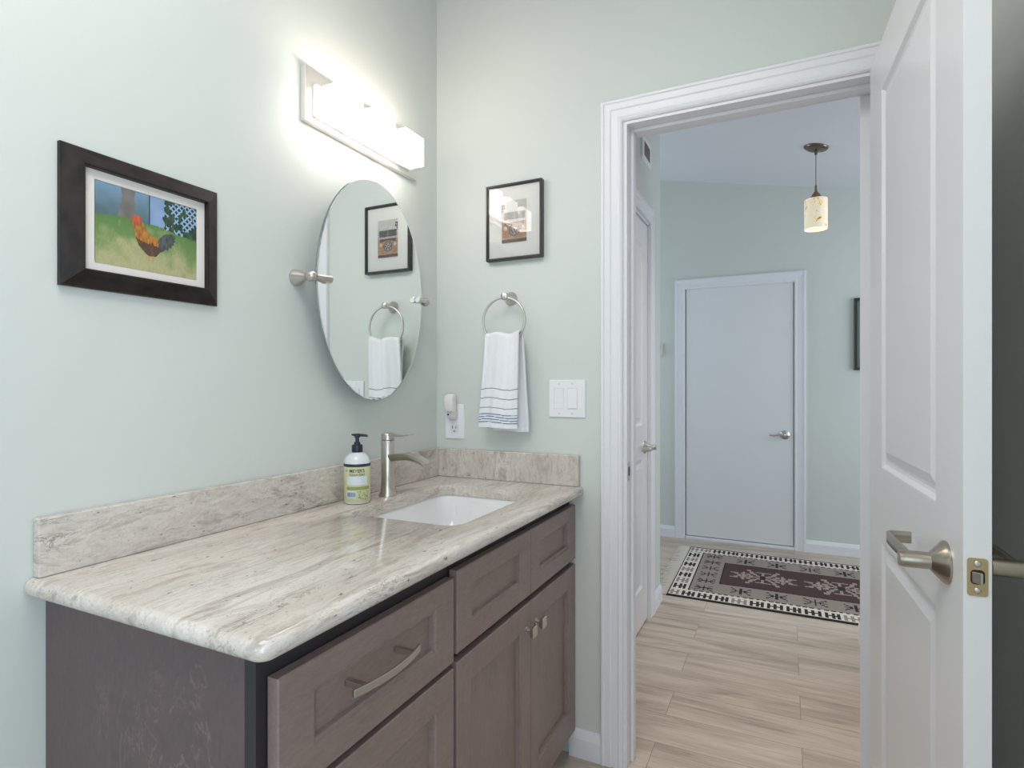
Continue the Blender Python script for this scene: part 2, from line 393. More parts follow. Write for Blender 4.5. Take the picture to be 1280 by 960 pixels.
# baseboards
BP = [(0, 0), (.014, 0), (.014, .062), (.010, .074), (.006, .086), (0, .088)]
def baseboard(name, p0, p1, nrm, label):
    bm = BM(); d = Vector((nrm[0], nrm[1], 0))
    loft(bm, [[Vector((*p, 0))+d*a_+Vector((0, 0, z)) for a_, z in BP] for p in (p0, p1)])
    return S(name, bm, M['white'], label, 'baseboard')
baseboard('baseboard_bathroom', (.525, WB), (.634, WB), (0, -1), 'short white baseboard between vanity and doorway casing')
baseboard('baseboard_right', (1.62, -1.6), (1.62, WB), (-1, 0), 'white baseboard along the wall behind the open door')
baseboard('baseboard_corridor_left', (HX0, 3.10), (HX0, 3.31), (1, 0), 'white baseboard at the corridor corner beside the rug')
baseboard('baseboard_corridor_right', (HX1, 2.902), (HX1, 3.21), (-1, 0), 'white baseboard at the right corridor corner')
baseboard('baseboard_hall_left', (-1, HY), (.362, HY), (0, -1), 'white baseboard left of the far hall door')
baseboard('baseboard_hall_right', (1.300, HY), (3, HY), (0, -1), 'white baseboard right of the far hall door')

# ---- doorway 1: casing, jamb, stop, strike plate
CP = [(0, 0), (0, .015), (.003, .0175), (.009, .0175), (.012, .0145), (.030, .0145), (.034, .0115), (.054, .0105), (.058, .0125), (.064, .0110), (.069, .007), (.070, .005), (.070, 0)]
t = thing('trim_1', 'white moulded casing and jamb around the open bathroom doorway', 'door casing', (JL, WB, 0), kind='structure')
OL, OR_, OT = .634, JR+.082, 2.130
bm = BM(); sweep_portal(bm, OL, OR_, OT, CP, lambda u, v_, h: (u, WB-h, v_)); obj('casing', bm, M['white'], t)
bm = BM(); sweep_portal(bm, OL, OR_-.06, OT, [(o, h) for o, h in CP], lambda u, v_, h: (u, WB+WT+h, v_)); obj('casing', bm, M['white'], t)
bm = BM()
box(bm, JL-.012, WB-.001, 0, JL, WB+WT+.001, JT); box(bm, JR, WB-.001, 0, JR+.012, WB+WT+.001, JT); box(bm, JL-.012, WB-.001, JT-.001, JR+.012, WB+WT+.001, JT+.011)
obj('jamb', bm, M['white'], t, bevel=.001)
bm = BM(); y0, y1 = WB+.042, WB+.075
box(bm, JL, y0, 0, JL+.011, y1, JT-.001); box(bm, JR-.011, y0, 0, JR, y1, JT-.001); box(bm, JL+.011, y0, JT-.012, JR-.011, y1, JT-.001)
obj('door_stop', bm, M['white'], t, bevel=.002)
bm = BM(); loft(bm, [[(JL+h, WB+.005+y, .945+z) for y, z in rrect(0, -.03, .028, .03, .006, 4)] for h in (-.001, .0018)]); 
sp = obj('strike_plate', bm, M['nickel'], t)
bm = BM(); box(bm, JL+.0017, WB+.012, .931, JL+.0022, WB+.026, .959); obj('latch_hole', bm, M['gap'], sp)

# ---- levers
def lever_set(t, O, nrm, along, m=None, r=.033, neck=.055, length=.13, name='door_lever', blade=True):
    """O on the door face, nrm outwards, along = blade direction"""
    m = m or M['nickel']; O = Vector(O); n = Vector(nrm).normalized(); al = Vector(along).normalized(); up = Vector((0, 0, 1))
    bm = BM(); lathe(bm, [(r, 0), (r, .003), (r*.93, .006), (r*.45, .021), (r*.36, .023), (r*.36, .026)], O, n, 36)
    ro = obj('door_rosette', bm, m, t, smooth=True, autos=.6)
    bm = BM(); lathe(bm, [(.0135, .022), (.0135, neck-.001), (.0125, neck+.006), (.0, neck+.008)], O, n, 24)
    # blade: flat strip running from the neck, its end returning towards the door
    rad = .012; pts = [(neck-.009, -.006), (neck-.008, length*.3), (neck-.006, length*.6)]
    for i in range(7):
        q = PI/2*i/6; pts.append((neck-.006-rad+rad*math.cos(q), length-rad+rad*math.sin(q)))
    pts.append((neck-.044, length)); rings = []
    for i, (dn, da) in enumerate(pts):
        pa, pb = pts[max(0, i-1)], pts[min(len(pts)-1, i+1)]; tx, ty = pb[0]-pa[0], pb[1]-pa[1]; l_ = math.hypot(tx, ty)
        side = n*(ty/l_) - al*(tx/l_); c_ = O + n*dn + al*da; hh = .0115-.0010*i/len(pts); tt = .0032
        rings.append([c_ + up*(hh*(1 if 0 < k_ < 5 else 1)*sz) + side*(tt*sx) for k_, (sz, sx) in enumerate([(-1, -.5), (-1, .5), (-.85, 1), (.85, 1), (1, .5), (1, -.5), (.85, -1), (-.85, -1)])])
    loft(bm, rings)
    lv = obj(name, bm, m, t, smooth=True, autos=.8)
    return lv

# ---- open bathroom door
hx, hy, ex, ey = 1.372, 1.765, 1.408, 1.045
DL = math.hypot(ex-hx, ey-hy); dv = Vector(((ex-hx)/DL, (ey-hy)/DL, 0)); nv = Vector((dv.y, -dv.x, 0))   # nv: visible face
TH = .034
def dpt(s, z, h):    # h measured from the mid plane towards the visible face
    p = Vector((hx, hy, z)) + dv*s + nv*(h-TH/2); return p
t = thing('door_1', 'open white two panel bathroom door standing at the right', 'door', (hx, hy, 0), kind='structure')
Z0, Z1 = .012, 2.050
panels = [(.138, 1.021, DL-.134, 1.935), (.138, .17, DL-.134, .849)]
bm = BM()
def dbox(s0, z0, s1, z1, h0=-TH/2, h1=TH/2):
    vs_ = [bm.verts.new(dpt(s, z, h)) for s, z, h in ((s0, z0, h0), (s1, z0, h0), (s1, z0, h1), (s0, z0, h1), (s0, z1, h0), (s1, z1, h0), (s1, z1, h1), (s0, z1, h1))]
    for f in ((0, 3, 2, 1), (4, 5, 6, 7), (0, 1, 5, 4), (1, 2, 6, 5), (2, 3, 7, 6), (3, 0, 4, 7)): bm.faces.new([vs_[i] for i in f])
dbox(0, Z0, .138, Z1); dbox(DL-.134, Z0, DL, Z1); dbox(.138, Z0, DL-.134, .17); dbox(.138, .849, DL-.134, 1.021); dbox(.138, 1.935, DL-.134, Z1)
obj('door_leaf', bm, M['doorwhite'], t)
for rct in panels:
    bm = BM()
    pr = [(0, .017), (.004, .0165), (.012, .010), (.018, .0085), (.024, .009), (.044, .0150), (.048, .0150)]
    sweep_rect(bm, rct, pr, lambda u, v_, h: dpt(u, v_, h), cap_last=True)
    sweep_rect(bm, rct, pr, lambda u, v_, h: dpt(u, v_, -h), cap_last=True)
    obj('raised_panel', bm, M['doorwhite'], t)
LZ = .938
lv = lever_set(t, dpt(.642, LZ, TH/2), nv, -dv, M['nickeldark'], length=.155, r=.034, neck=.058)
lv2 = lever_set(t, dpt(.642, LZ, -TH/2), -nv, -dv, M['nickeldark'], length=.12, r=.034, neck=.066)
bm = BM()
def ept(a_, z, h): return Vector((hx, hy, z)) + dv*(DL+h) + nv*(-TH/2+a_)
loft(bm, [[ept(q, LZ+.003+z, h) for q, z in rrect(-.0125, -.0275, .0125, .0275, .004, 4)] for h in (-.001, .0012)])
lp = obj('latch_plate', bm, mat('brass_nickel_plate', rgb(190, 168, 130), .3, .9), t)
for z in (-.0195, .0195):
    bm = BM(); lathe(bm, [(.0045, 0), (.0045, .0006), (.003, .0012), (.0, .0013)], ept(0, LZ+.003+z, .0012), dv, 16); obj('screw', bm, M['nickel'], lp, smooth=True)
bm = BM()
loft(bm, [[ept(q, LZ+.003+z, h) for q, z in rrect(-.0085, -.0105, .0085, .0105, .005, 4)] for h in (.0012, .0018)])
obj('latch_surround', bm, M['gap'], lp)
bm = BM()
v8 = [ept(-.005, LZ-.005, .0018), ept(.007, LZ-.005, .0018), ept(.007, LZ+.011, .0018), ept(-.005, LZ+.011, .0018), ept(-.004, LZ-.005, .010), ept(-.002, LZ-.005, .011), ept(-.002, LZ+.011, .011), ept(-.004, LZ+.011, .010)]
vv_ = [bm.verts.new(p) for p in v8]
for f in ((0, 3, 2, 1), (4, 5, 6, 7), (0, 1, 5, 4), (1, 2, 6, 5), (2, 3, 7, 6), (3, 0, 4, 7)): bm.faces.new([vv_[i] for i in f])
obj('latch_bolt', bm, M['nickel'], lp, bevel=.0006)

# ---- corridor doors
def corridor_door(name, x, side, y0, y1, label, tl, tn):
    t = thing(tn, tl, 'door casing', (x, y0, 0), kind='structure')
    bm = BM(); sweep_portal(bm, y0-.075, y1+.075, 2.145, CP, lambda u, v_, h: (x+side*h, u, v_)); obj('casing', bm, M['white'], t)
    bm = BM(); a_, b_ = sorted((x-side*.11, x+side*.001))
    box(bm, a_, y0, 0, b_, y0+.012, 2.065); box(bm, a_, y1-.012, 0, b_, y1, 2.065); box(bm, a_, y0, 2.055, b_, y1, 2.067); obj('jamb', bm, M['white'], t)
    d = thing(name, label, 'door', (x, y0, 0), kind='structure')
    a_, b_ = sorted((x-side*.040, x-side*.006))
    s = [y0+.014, y0+.12, y1-.12, y1-.014]; bm = BM()
    box(bm, a_, s[0], .01, b_, s[1], 2.05); box(bm, a_, s[2], .01, b_, s[3], 2.05)
    for z0, z1 in ((.01, .2), (.85, 1.02), (1.93, 2.05)): box(bm, a_, s[1], z0, b_, s[2], z1)
    obj('door_leaf', bm, M['doorwhite'], d)
    for z0, z1 in ((.2, .85), (1.02, 1.93)):
        bm = BM(); sweep_rect(bm, (s[1], z0, s[2], z1), [(0, 0), (.012, -.007), (.022, -.008), (.042, -.002)], lambda u, v_, h: (x-side*.006+side*h, u, v_), cap_last=True); obj('raised_panel', bm, M['doorwhite'], d)
    return d
d = corridor_door('door_2', HX0, 1, 2.17, 3.02, 'white panel door in the corridor left wall, seen at a steep angle', 'white casing of the corridor left door', 'trim_2')
lever_set(d, (HX0-.006, 2.945, .905), (1, 0, 0), (0, -1, 0), length=.11)
corridor_door('door_3', HX1, -1, 2.05, 2.825, 'white door in the corridor right wall, mostly hidden by the open door', 'white casing edge on the corridor right wall', 'trim_3')

# ---- far hall door
t = thing('trim_4', 'white casing around the plain far hall door', 'door casing', (DX0, HY, 0), kind='structure')
CP2 = [(0, 0), (0, .016), (.012, .018), (.022, .013), (.055, .010), (.068, .012), (.078, .006), (.078, 0)]
bm = BM(); sweep_portal(bm, .362, 1.300, 2.066, CP2, lambda u, v_, h: (u, HY-h, v_)); obj('casing', bm, M['white'], t)
bm = BM(); box(bm, DX0-.004, HY-.012, 0, DX1+.004, HY+.11, .022); obj('threshold', bm, M['white'], t, bevel=.003)
bm = BM(); box(bm, DX0-.006, HY+.05, .022, DX1+.006, HY+.11, DT+.006); obj('dark_backing', bm, M['gap'], t)  # solid dark sheet across the whole opening behind the leaf
d = thing('door_4', 'plain flat white door on the far hall wall', 'door', (DX0, HY, 0), kind='structure')
bm = BM(); box(bm, DX0, HY+.003, .028, DX1, HY+.046, DT); obj('door_leaf', bm, M['doorwhite'], d, bevel=.001)
O = Vector((1.160, HY+.003, .853))
bm = BM(); lathe(bm, [(.034, 0), (.034, .006), (.026, .012), (.016, .016), (.013, .05), (.0, .052)], O, (0, -1, 0), 28); obj('door_rosette', bm, M['nickel'], d, smooth=True, autos=.7)
bm = BM(); tube(bm, [O+Vector((.004-.11*s, -.045, .004*math.sin(s*5)-.010*s*s+(.012*max(0, s-.7)/.3))) for s in [i/12 for i in range(13)]], .007, 12, radii=[.0095-.004*i/12 for i in range(13)]); obj('door_lever', bm, M['nickel'], d, smooth=True)

# ------------------------------------------------------------------ vanity cabinets
FX0, FX1 = .525, .545
def shaker(name, y0, z0, y1, z1, st, ra, m, parent, rb=None):
    """recessed panel front in the yz plane, facing +x"""
    rb = ra if rb is None else rb
    bm = BM(); T = FX1
    def ring(a0, b0, a1, b1, x): return [bm.verts.new(p) for p in ((x, a0, b0), (x, a1, b0), (x, a1, b1), (x, a0, b1))]
    R = [ring(y0, z0, y1, z1, FX0), ring(y0, z0, y1, z1, T-.002), ring(y0+.002, z0+.002, y1-.002, z1-.002, T)]
    for ins, x in ((0, T), (.0025, T-.004), (.008, T-.005), (.0095, T-.013)):
        R.append(ring(y0+st+ins, z0+rb+ins, y1-st-ins, z1-ra-ins, x))
    for a_, b_ in zip(R, R[1:]):
        for i in range(4): bm.faces.new((a_[i], a_[(i+1) % 4], b_[(i+1) % 4], b_[i]))
    bm.faces.new(R[0]); bm.faces.new(R[-1])
    return obj(name, bm, m, parent)
def prism_y(bm, poly, y0, y1):
    loft(bm, [[(x, y, z) for x, z in poly] for y in (y0, y1)])
def carcass(t, y0, y1, frame_boxes, side):
    bm = BM(); zt = .856
    for ya in (y0, y1-.018): prism_y(bm, [(.002, 0), (.44, 0), (.44, .09), (.501, .09), (.501, zt), (.002, zt)], ya, ya+.018)
    box(bm, .002, y0+.018, .10, .501, y1-.018, .118); box(bm, .002, y0+.018, .118, .010, y1-.018, zt)
    box(bm, .44, y0+.018, 0, .455, y1-.018, .10)
    obj('carcass', bm, M['woodshaded'], t)
    bm = BM()
    for b in frame_boxes: box(bm, .501, b[0], b[1], .523, b[2], b[3])
    obj('face_frame', bm, M['wooddark'], t)
c1 = thing('vanity_drawer_cabinet', 'grey brown stained drawer cabinet at the near end of the vanity', 'cabinet', (0, .55, 0))
Y0, Y1, Y2 = .552, 1.036, 1.797
carcass(c1, Y0, Y1, [(Y0, .09, Y0+.03, .856), (Y1-.03, .09, Y1, .856), (Y0+.03, .80, Y1-.03, .856), (Y0+.03, .612, Y1-.03, .655), (Y0+.03, .33, Y1-.03, .375), (Y0+.03, .1, Y1-.03, .12)], True)
def bar_handle(parent, yc, z):
    bm = BM(); rings = []; N = 16; L_ = .178
    for i in range(N+1):
        s = i/N*2-1; x = FX1+.036-.013*s*s; y = yc+s*L_/2; tx = .0028
        rings.append([(x-tx, y, z-.0065), (x+tx, y, z-.0065), (x+tx, y, z+.0065), (x-tx, y, z+.0065)])
    loft(bm, rings)
    h = obj('bar_handle', bm, M['nickel'], parent, bevel=.0012)
    for s in (-1, 1):
        bm = BM(); box(bm, FX1-.011, yc+s*.064-.005, z-.005, FX1+.030, yc+s*.064+.005, z+.005); obj('handle_post', bm, M['nickel'], h, bevel=.001)
dr = shaker('drawer', .570, .639, 1.031, .816, .066, .042, M['woodh'], c1, .048)
DR = thing  # (drawers are meshes; their handles hang on them)
def child(parent, o): return o
bar_handle(dr, .784, .741)
dr = shaker('drawer', .570, .345, 1.031, .627, .066, .06, M['woodh'], c1)
bar_handle(dr, .784, .486)
dr = shaker('drawer', .570, .105, 1.031, .333, .066, .06, M['woodh'], c1)
c2 = thing('vanity_sink_cabinet', 'grey brown stained sink cabinet with two doors beside the doorway wall', 'cabinet', (0, 1.04, 0))
carcass(c2, Y1+.001, Y2, [(Y1+.001, .09, Y1+.03, .856), (Y2-.03, .09, Y2, .856), (Y1+.03, .80, Y2-.03, .856), (Y1+.03, .615, Y2-.03, .668), (Y1+.03, .09, Y2-.03, .12), (1.41, .668, 1.45, .80)], False)
shaker('false_drawer_front', 1.044, .650, 1.4285, .827, .062, .042, M['woodh'], c2, .048)
shaker('false_drawer_front', 1.4315, .650, 1.795, .827, .062, .042, M['woodh'], c2, .048)
def knob(parent, y, z):
    bm = BM(); lathe(bm, [(.009, -.001), (.009, .002), (.0055, .004), (.005, .013), (.008, .017)], (FX1, y, z), (1, 0, 0), 20)
    rings = []
    for hh, s in ((.014, .009), (.019, .0135), (.026, .0145), (.028, .013)):
        rings.append([(FX1+hh, y+a_, z+b_) for a_, b_ in rrect(-s, -s, s, s, .003, 3)])
    loft(bm, rings); return obj('knob', bm, M['nickel'], parent, smooth=True, autos=.5)
dd = shaker('cabinet_door', 1.044, .085, 1.4285, .632, .060, .062, M['wood'], c2, .08); knob(dd, 1.398, .566)
dd = shaker('cabinet_door', 1.4315, .085, 1.795, .632, .060, .062, M['wood'], c2, .08); knob(dd, 1.464, .566)

# ------------------------------------------------------------------ countertop with sink cut-out
ZT, ZB = .889, .857
SX0, SY0, SX1, SY1 = .140, 1.155, .474, 1.630
ct = thing('countertop', 'cream and grey streaked granite vanity countertop with rounded edge', 'countertop', (0, .52, ZB))
bm = BM()
def outer(o):
    r = .026-o; cx, cy = .572-.026, .520+.026
    pts = [(.002, .520+o)]
    pts += [(cx+r*math.cos(a_), cy+r*math.sin(a_)) for a_ in [-PI/2+PI/2*i/8 for i in range(9)]]
    return pts + [(.572-o, 1.797), (.002, 1.797)]
R_ = (ZT-ZB)/2; rings = []
for i in range(13):
    a_ = -PI/2+PI*i/12; o_ = R_*(1-math.cos(a_))*.95; z = (ZT+ZB)/2+R_*math.sin(a_); rings.append([(x, y, z) for x, y in outer(o_)])
RO = loft(bm, rings, cap0=False, cap1=False)
ir = []
for o_, z in ((.0, ZB), (.0, ZT-.004), (-.0012, ZT-.0012), (-.004, ZT)):
    ir.append([(x, y, z) for x, y in rrect(SX0+o_, SY0+o_, SX1-o_, SY1-o_, .045, 6)])
RI = loft(bm, ir, cap0=False, cap1=False)
def ring_edges(R): return [bm.edges.get((R[i], R[(i+1) % len(R)])) for i in range(len(R))]
bmesh.ops.triangle_fill(bm, use_beauty=True, edges=ring_edges(RO[-1])+ring_edges(RI[-1]))
bmesh.ops.triangle_fill(bm, use_beauty=True, edges=ring_edges(RO[0])+ring_edges(RI[0]))
obj('slab', bm, M['granite'], ct, smooth=True, autos=.5)
bm = BM(); box(bm, .001, .533, ZT+.0005, .021, 1.798, .991); obj('backsplash', bm, M['granite_l'], ct, bevel=.002)
bm = BM(); box(bm, .0215, 1.778, ZT+.0005, .560, 1.799, .991); obj('backsplash', bm, M['granite_b'], ct, bevel=.002)
# undermount basin
sk = thing('sink', 'white rectangular undermount porcelain basin in the granite counter', 'sink', ((SX0+SX1)/2, (SY0+SY1)/2, .72))
bm = BM(); rings = []
for o_, z, r in ((-.022, ZB-.012, .05), (-.022, ZB-.001, .05), (-.004, ZB-.001, .048), (-.002, ZB-.006, .048), (.010, .790, .05), (.018, .757, .055), (.034, .742, .05), (.06, .737, .04), (.12, .733, .04)):
    rings.append([(x, y, z) for x, y in rrect(SX0+o_, SY0+o_, SX1-o_, SY1-o_, r, 6)])
rings2 = [[(x, y, z) for x, y in rrect(SX0+o_, SY0+o_, SX1-o_, SY1-o_, r, 6)] for o_, z, r in ((.12, .722, .04), (.03, .728, .05), (.004, .75, .055), (-.012, ZB-.012, .05))]
loft(bm, rings2+rings); obj('basin', bm, M['porcelain'], sk, smooth=True, autos=1.0)
bm = BM(); lathe(bm, [(.022, .7331), (.022, .7350), (.019, .7362), (.012, .7352), (0, .7352)], ((SX0+SX1)/2, (SY0+SY1)/2, 0), (0, 0, 1), 28); obj('drain', bm, M['chrome'], sk, smooth=True)

# ------------------------------------------------------------------ faucet
FC = Vector((.092, 1.392, ZT))
fa = thing('faucet', 'brushed nickel single handle faucet standing behind the sink', 'faucet', FC)
bm = BM(); lathe(bm, [(.0265, .0005), (.0265, .004), (.0235, .012), (.0210, .030), (.0200, .055), (.0200, .166), (.0195, .167)], FC, (0, 0, 1), 40); obj('faucet_body', bm, M['nickel'], fa, smooth=True, autos=.5)
bm = BM(); lathe(bm, [(.0188, .168), (.0200, .169), (.0200, .186), (.0190, .1875), (0, .1875)], FC, (0, 0, 1), 40)
rings = []
for i in range(11):
    s = i/10; x = FC.x-.004+s*.088; hw = .0150*(1-.12*s)+.001; z = FC.z+.1835-.006*math.sin(s*PI*.9)+.003*s; th = .0035-.0015*s
    rings.append([(x, FC.y-hw, z), (x, FC.y+hw, z), (x, FC.y+hw, z+th*1.6), (x, FC.y-hw, z+th*1.6)])
loft(bm, rings); obj('lever_handle', bm, M['nickel'], fa, smooth=True, autos=.5)
bm = BM(); rings = []   # open trough spout
for i in range(15):
    s = i/14; x = FC.x+.010+s*.128; z = FC.z+.1225+.005*math.sin(s*PI)-.017*s**4; hw = .0160+.005*s*s; th = .020*(1-.45*s)
    dpth = 0 if s < .55 else .006*(s-.55)/.45
    rings.append([(x, FC.y-hw, z-th*.2), (x, FC.y-hw*.6, z-th), (x, FC.y+hw*.6, z-th), (x, FC.y+hw, z-th*.2), (x, FC.y+hw, z+.003), (x, FC.y+hw*.8, z+.003), (x, FC.y+hw*.5, z-dpth*.6+.002), (x, FC.y-hw*.5, z-dpth*.6+.002), (x, FC.y-hw*.8, z+.003), (x, FC.y-hw, z+.003)])
loft(bm, rings); obj('spout', bm, M['nickel'], fa, smooth=True, autos=.5)

# ------------------------------------------------------------------ soap dispenser
BC = Vector((.078, 1.272, ZT+.0008)); BR = .0365
so = thing('soap_dispenser', 'pump bottle of hand soap with yellow green label beside faucet', 'soap dispenser', BC)
bm = BM(); lathe(bm, [(.028, 0), (.034, .001), (BR, .005), (BR, .108), (BR, .113), (.0352, .121), (.031, .130), (.024, .137), (.0155, .140), (.0150, .143)], BC, (0, 0, 1), 48)
obj('bottle', bm, M['soapfrost'], so, smooth=True, autos=.7)
VA = math.atan2(-1.272, CX-.078)         # direction from the bottle to the viewer
def patch(a0, a1, z0, z1, r, m, name, par, n=None):
    n = n or max(2, int((a1-a0)/.12)); bm = BM()
    for rr, flip in ((r, 0),):
        vs0 = [bm.verts.new((BC.x+rr*math.cos(a0+(a1-a0)*i/n), BC.y+rr*math.sin(a0+(a1-a0)*i/n), BC.z+z0)) for i in range(n+1)]
        vs1 = [bm.verts.new((BC.x+rr*math.cos(a0+(a1-a0)*i/n), BC.y+rr*math.sin(a0+(a1-a0)*i/n), BC.z+z1)) for i in range(n+1)]
        for i in range(n): bm.faces.new((vs0[i], vs0[i+1], vs1[i+1], vs1[i]))
    return obj(name, bm, m, par)
bm = BM(); lathe(bm, [(BR, .0065), (BR+.0003, .007), (BR+.0003, .1040), (BR, .1045)], BC, (0, 0, 1), 64, cap=False); lb = obj('label', bm, M['soap'], so, smooth=True)
bm = BM(); lathe(bm, [(BR, .1040), (BR+.0005, .1043), (BR+.0005, .1118), (BR, .1121)], BC, (0, 0, 1), 64, cap=False); obj('navy_band', bm, M['ink'], lb, smooth=True)
patch(VA-.80, VA+.80, .0545, .0775, BR+.0006, M['labelpale'], 'label_panel', lb)
patch(VA-.85, VA+1.0, .0405, .0495, BR+.0005, M['labelgreen'], 'label_stripe', lb)
M['labelblue'] = M['labelblue']; bc_ = patch(VA-.85, VA-.08, .0185, .0375, BR+.0006, M['labelpale'], 'barcode', lb)
bm = BM()
def arcbox(bm, a0, a1, z0, z1, r):
    vs_ = [bm.verts.new((BC.x+r*math.cos(a_), BC.y+r*math.sin(a_), BC.z+z)) for a_, z in ((a0, z0), (a1, z0), (a1, z1), (a0, z1))]; bm.faces.new(vs_)
a_ = VA-.78
while a_ < VA-.16:
    w_ = random.choice((.014, .022, .034)); arcbox(bm, a_, a_+w_, .0215, .0345, BR+.0009); a_ += w_+random.choice((.014, .022))
obj('barcode_bars', bm, M['labelblue'], bc_); bm = BM()
for k in range(3):
    arcbox(bm, VA-.68, VA+.30+.12*k, .0715-k*.0050, .0732-k*.0050, BR+.0009)
obj('fine_print', bm, M['labelblue'], lb)
bm = BM()
for k in range(26):
    aa, zz = VA+.05+random.random()*.85, .012+random.random()*.025; s_ = .02+random.random()*.035
    q = [(aa+s_*math.cos(p)*1.2, zz+.0016*math.sin(p)*(1+random.random())) for p in (0, 1.2, 2.6, 3.8, 5.2)]
    bm.faces.new([bm.verts.new((BC.x+(BR+.0007)*math.cos(a1), BC.y+(BR+.0007)*math.sin(a1), BC.z+z1)) for a1, z1 in q])
obj('leaf_pattern', bm, M['labelgreen'], lb)
def text_obj(name, s, size, place, m, parent, ext=.0001):
    cu = bpy.data.curves.new('text', 'FONT'); cu.body = s; cu.size = size; cu.align_x = 'CENTER'; cu.align_y = 'CENTER'; cu.extrude = 0; cu.offset = size*.012; cu.resolution_u = 3
    to = bpy.data.objects.new('text', cu); COL.objects.link(to)
    bpy.context.view_layer.update()
    me = bpy.data.meshes.new_from_object(to.evaluated_get(bpy.context.evaluated_depsgraph_get()))
    bpy.data.objects.remove(to)
    for v_ in me.vertices: v_.co = place(v_.co.x, v_.co.y)
    me.materials.clear(); me.materials.append(m); me.name = name
    o = bpy.data.objects.new(name, me); COL.objects.link(o)
    if parent is not None: o.parent = parent; o.matrix_parent_inverse = parent.matrix_world.inverted() if parent.type == 'EMPTY' else Matrix()
    return o
def onbottle(zc_, ac, r=BR+.0010, sx=1):
    return lambda x, y: Vector((BC.x+r*math.cos(ac+x*sx/r), BC.y+r*math.sin(ac+x*sx/r), BC.z+zc_+y))
text_obj('brand_text', "MEYER'S", .0135, onbottle(.0930, VA-.02, sx=.88), M['ink'], lb)
text_obj('brand_text', "MRS.", .0045, onbottle(.0935, VA-.84), M['ink'], lb)
text_obj('brand_text', "CLEAN DAY", .0080, onbottle(.0825, VA-.02, sx=1.05), M['ink'], lb)
bm = BM(); lathe(bm, [(.0150, .141), (.0152, .1415), (.0152, .160), (.0142, .163), (.009, .164), (.0088, .170), (.0052, .172), (.0050, .188)], BC, (0, 0, 1), 28); pu = obj('pump_collar', bm, M['black'], so, smooth=True, autos=.6)
bm = BM(); pd = Vector((.92, .38, 0)).normalized(); top = BC+Vector((0, 0, .190))
lathe(bm, [(.0072, .183), (.0078, .186), (.0078, .193), (.0070, .1945), (0, .195)], BC, (0, 0, 1), 20)
tube(bm, [top-pd*.016+Vector((0, 0, .0015)), top-pd*.004, top+pd*.012, top+pd*.024+Vector((0, 0, -.0005)), top+pd*.030+Vector((0, 0, -.003))], .004, 12, radii=[.0022, .0042, .0042, .0036, .003])
obj('pump_head', bm, M['black'], so, smooth=True, autos=.8)

# ------------------------------------------------------------------ oval pivot mirror
MY, MZ, MA, MB_, MX = 1.382, 1.506, .242, .331, .055
mi = thing('oval_mirror', 'oval frameless pivoting wall mirror above the sink', 'mirror', (0, MY, MZ))
def ell(a_, b_, x, n=96): return [(x, MY+a_*math.cos(2*PI*i/n), MZ+b_*math.sin(2*PI*i/n)) for i in range(n)]
bm = BM(); loft(bm, [ell(MA, MB_, MX-.005), ell(MA, MB_, MX-.0015), ell(MA-.002, MB_-.002, MX-.0003)], cap1=False, cap0=True); obj('mirror_edge', bm, M['mirroredge'], mi)
bm = BM(); vs_ = [bm.verts.new(p) for p in ell(MA-.002, MB_-.002, MX-.0003)]; vi_ = [bm.verts.new(p) for p in ell(MA-.005, MB_-.005, MX)]
for i in range(96): bm.faces.new((vs_[i], vs_[(i+1) % 96], vi_[(i+1) % 96], vi_[i]))
bm.faces.new(vi_); obj('mirror_glass', bm, M['mirror'], mi)
for sgn in (-1, 1):
    yb = MY+sgn*.262
    bm = BM(); lathe(bm, [(.0225, 0), (.0225, .004), (.0200, .010), (.0110, .030), (.0085, .036), (.0080, .040)], (0, yb, MZ), (1, 0, 0), 32)
    lathe(bm, [(.001, .0385), (.0085, .041), (.0130, .048), (.0140, .055), (.0130, .062), (.0085, .069), (.001, .0715)], (0, yb, MZ), (1, 0, 0), 24)
    br_ = obj('pivot_bracket', bm, M['nickel'], mi, smooth=True, autos=.8)
    bm = BM(); lathe(bm, [(.0055, .010), (.0060, .018), (.0085, .045), (.0105, .056), (.0105, .060), (.0085, .062), (0, .062)], (MX+.010, yb, MZ), (0, -sgn, 0), 24)
    obj('mirror_clamp', bm, M['nickel'], br_, smooth=True, autos=.6)

# ------------------------------------------------------------------ vanity light
vl = thing('vanity_light', 'three shade vanity wall light glowing above the oval mirror', 'wall light', (0, 1.39, 1.99))
bm = BM(); box(bm, .0005, 1.137, 1.930, .018, 1.644, 2.078); obj('back_plate', bm, M['fix'], vl, bevel=.002)
bm = BM(); box(bm, .018, 1.163, 1.946, .032, 1.600, 2.035); obj('front_housing', bm, M['plate'], vl, bevel=.003)
for k, yc in enumerate((1.203, 1.350, 1.497)):
    bm = BM(); box(bm, .032, yc-.012, 1.975, .062, yc+.012, 1.999)
    lathe(bm, [(.004, 0), (.004, .012), (0, .0125)], (.045, yc-.0, 1.963), (0, 0, 1), 12)
    obj('shade_arm', bm, M['fix'], vl)
    bm = BM()
    def sr(o_, z): return [(x, y, z) for x, y in rrect(.062+o_, yc-.050+o_, .118-o_, yc+.050-o_, .006, 3)]
    loft(bm, [sr(.004, 1.934), sr(0, 1.929), sr(0, 2.015), sr(.004, 2.015), sr(.004, 1.936)], cap0=False, cap1=True)
    obj('glass_shade', bm, M['shade'], vl)

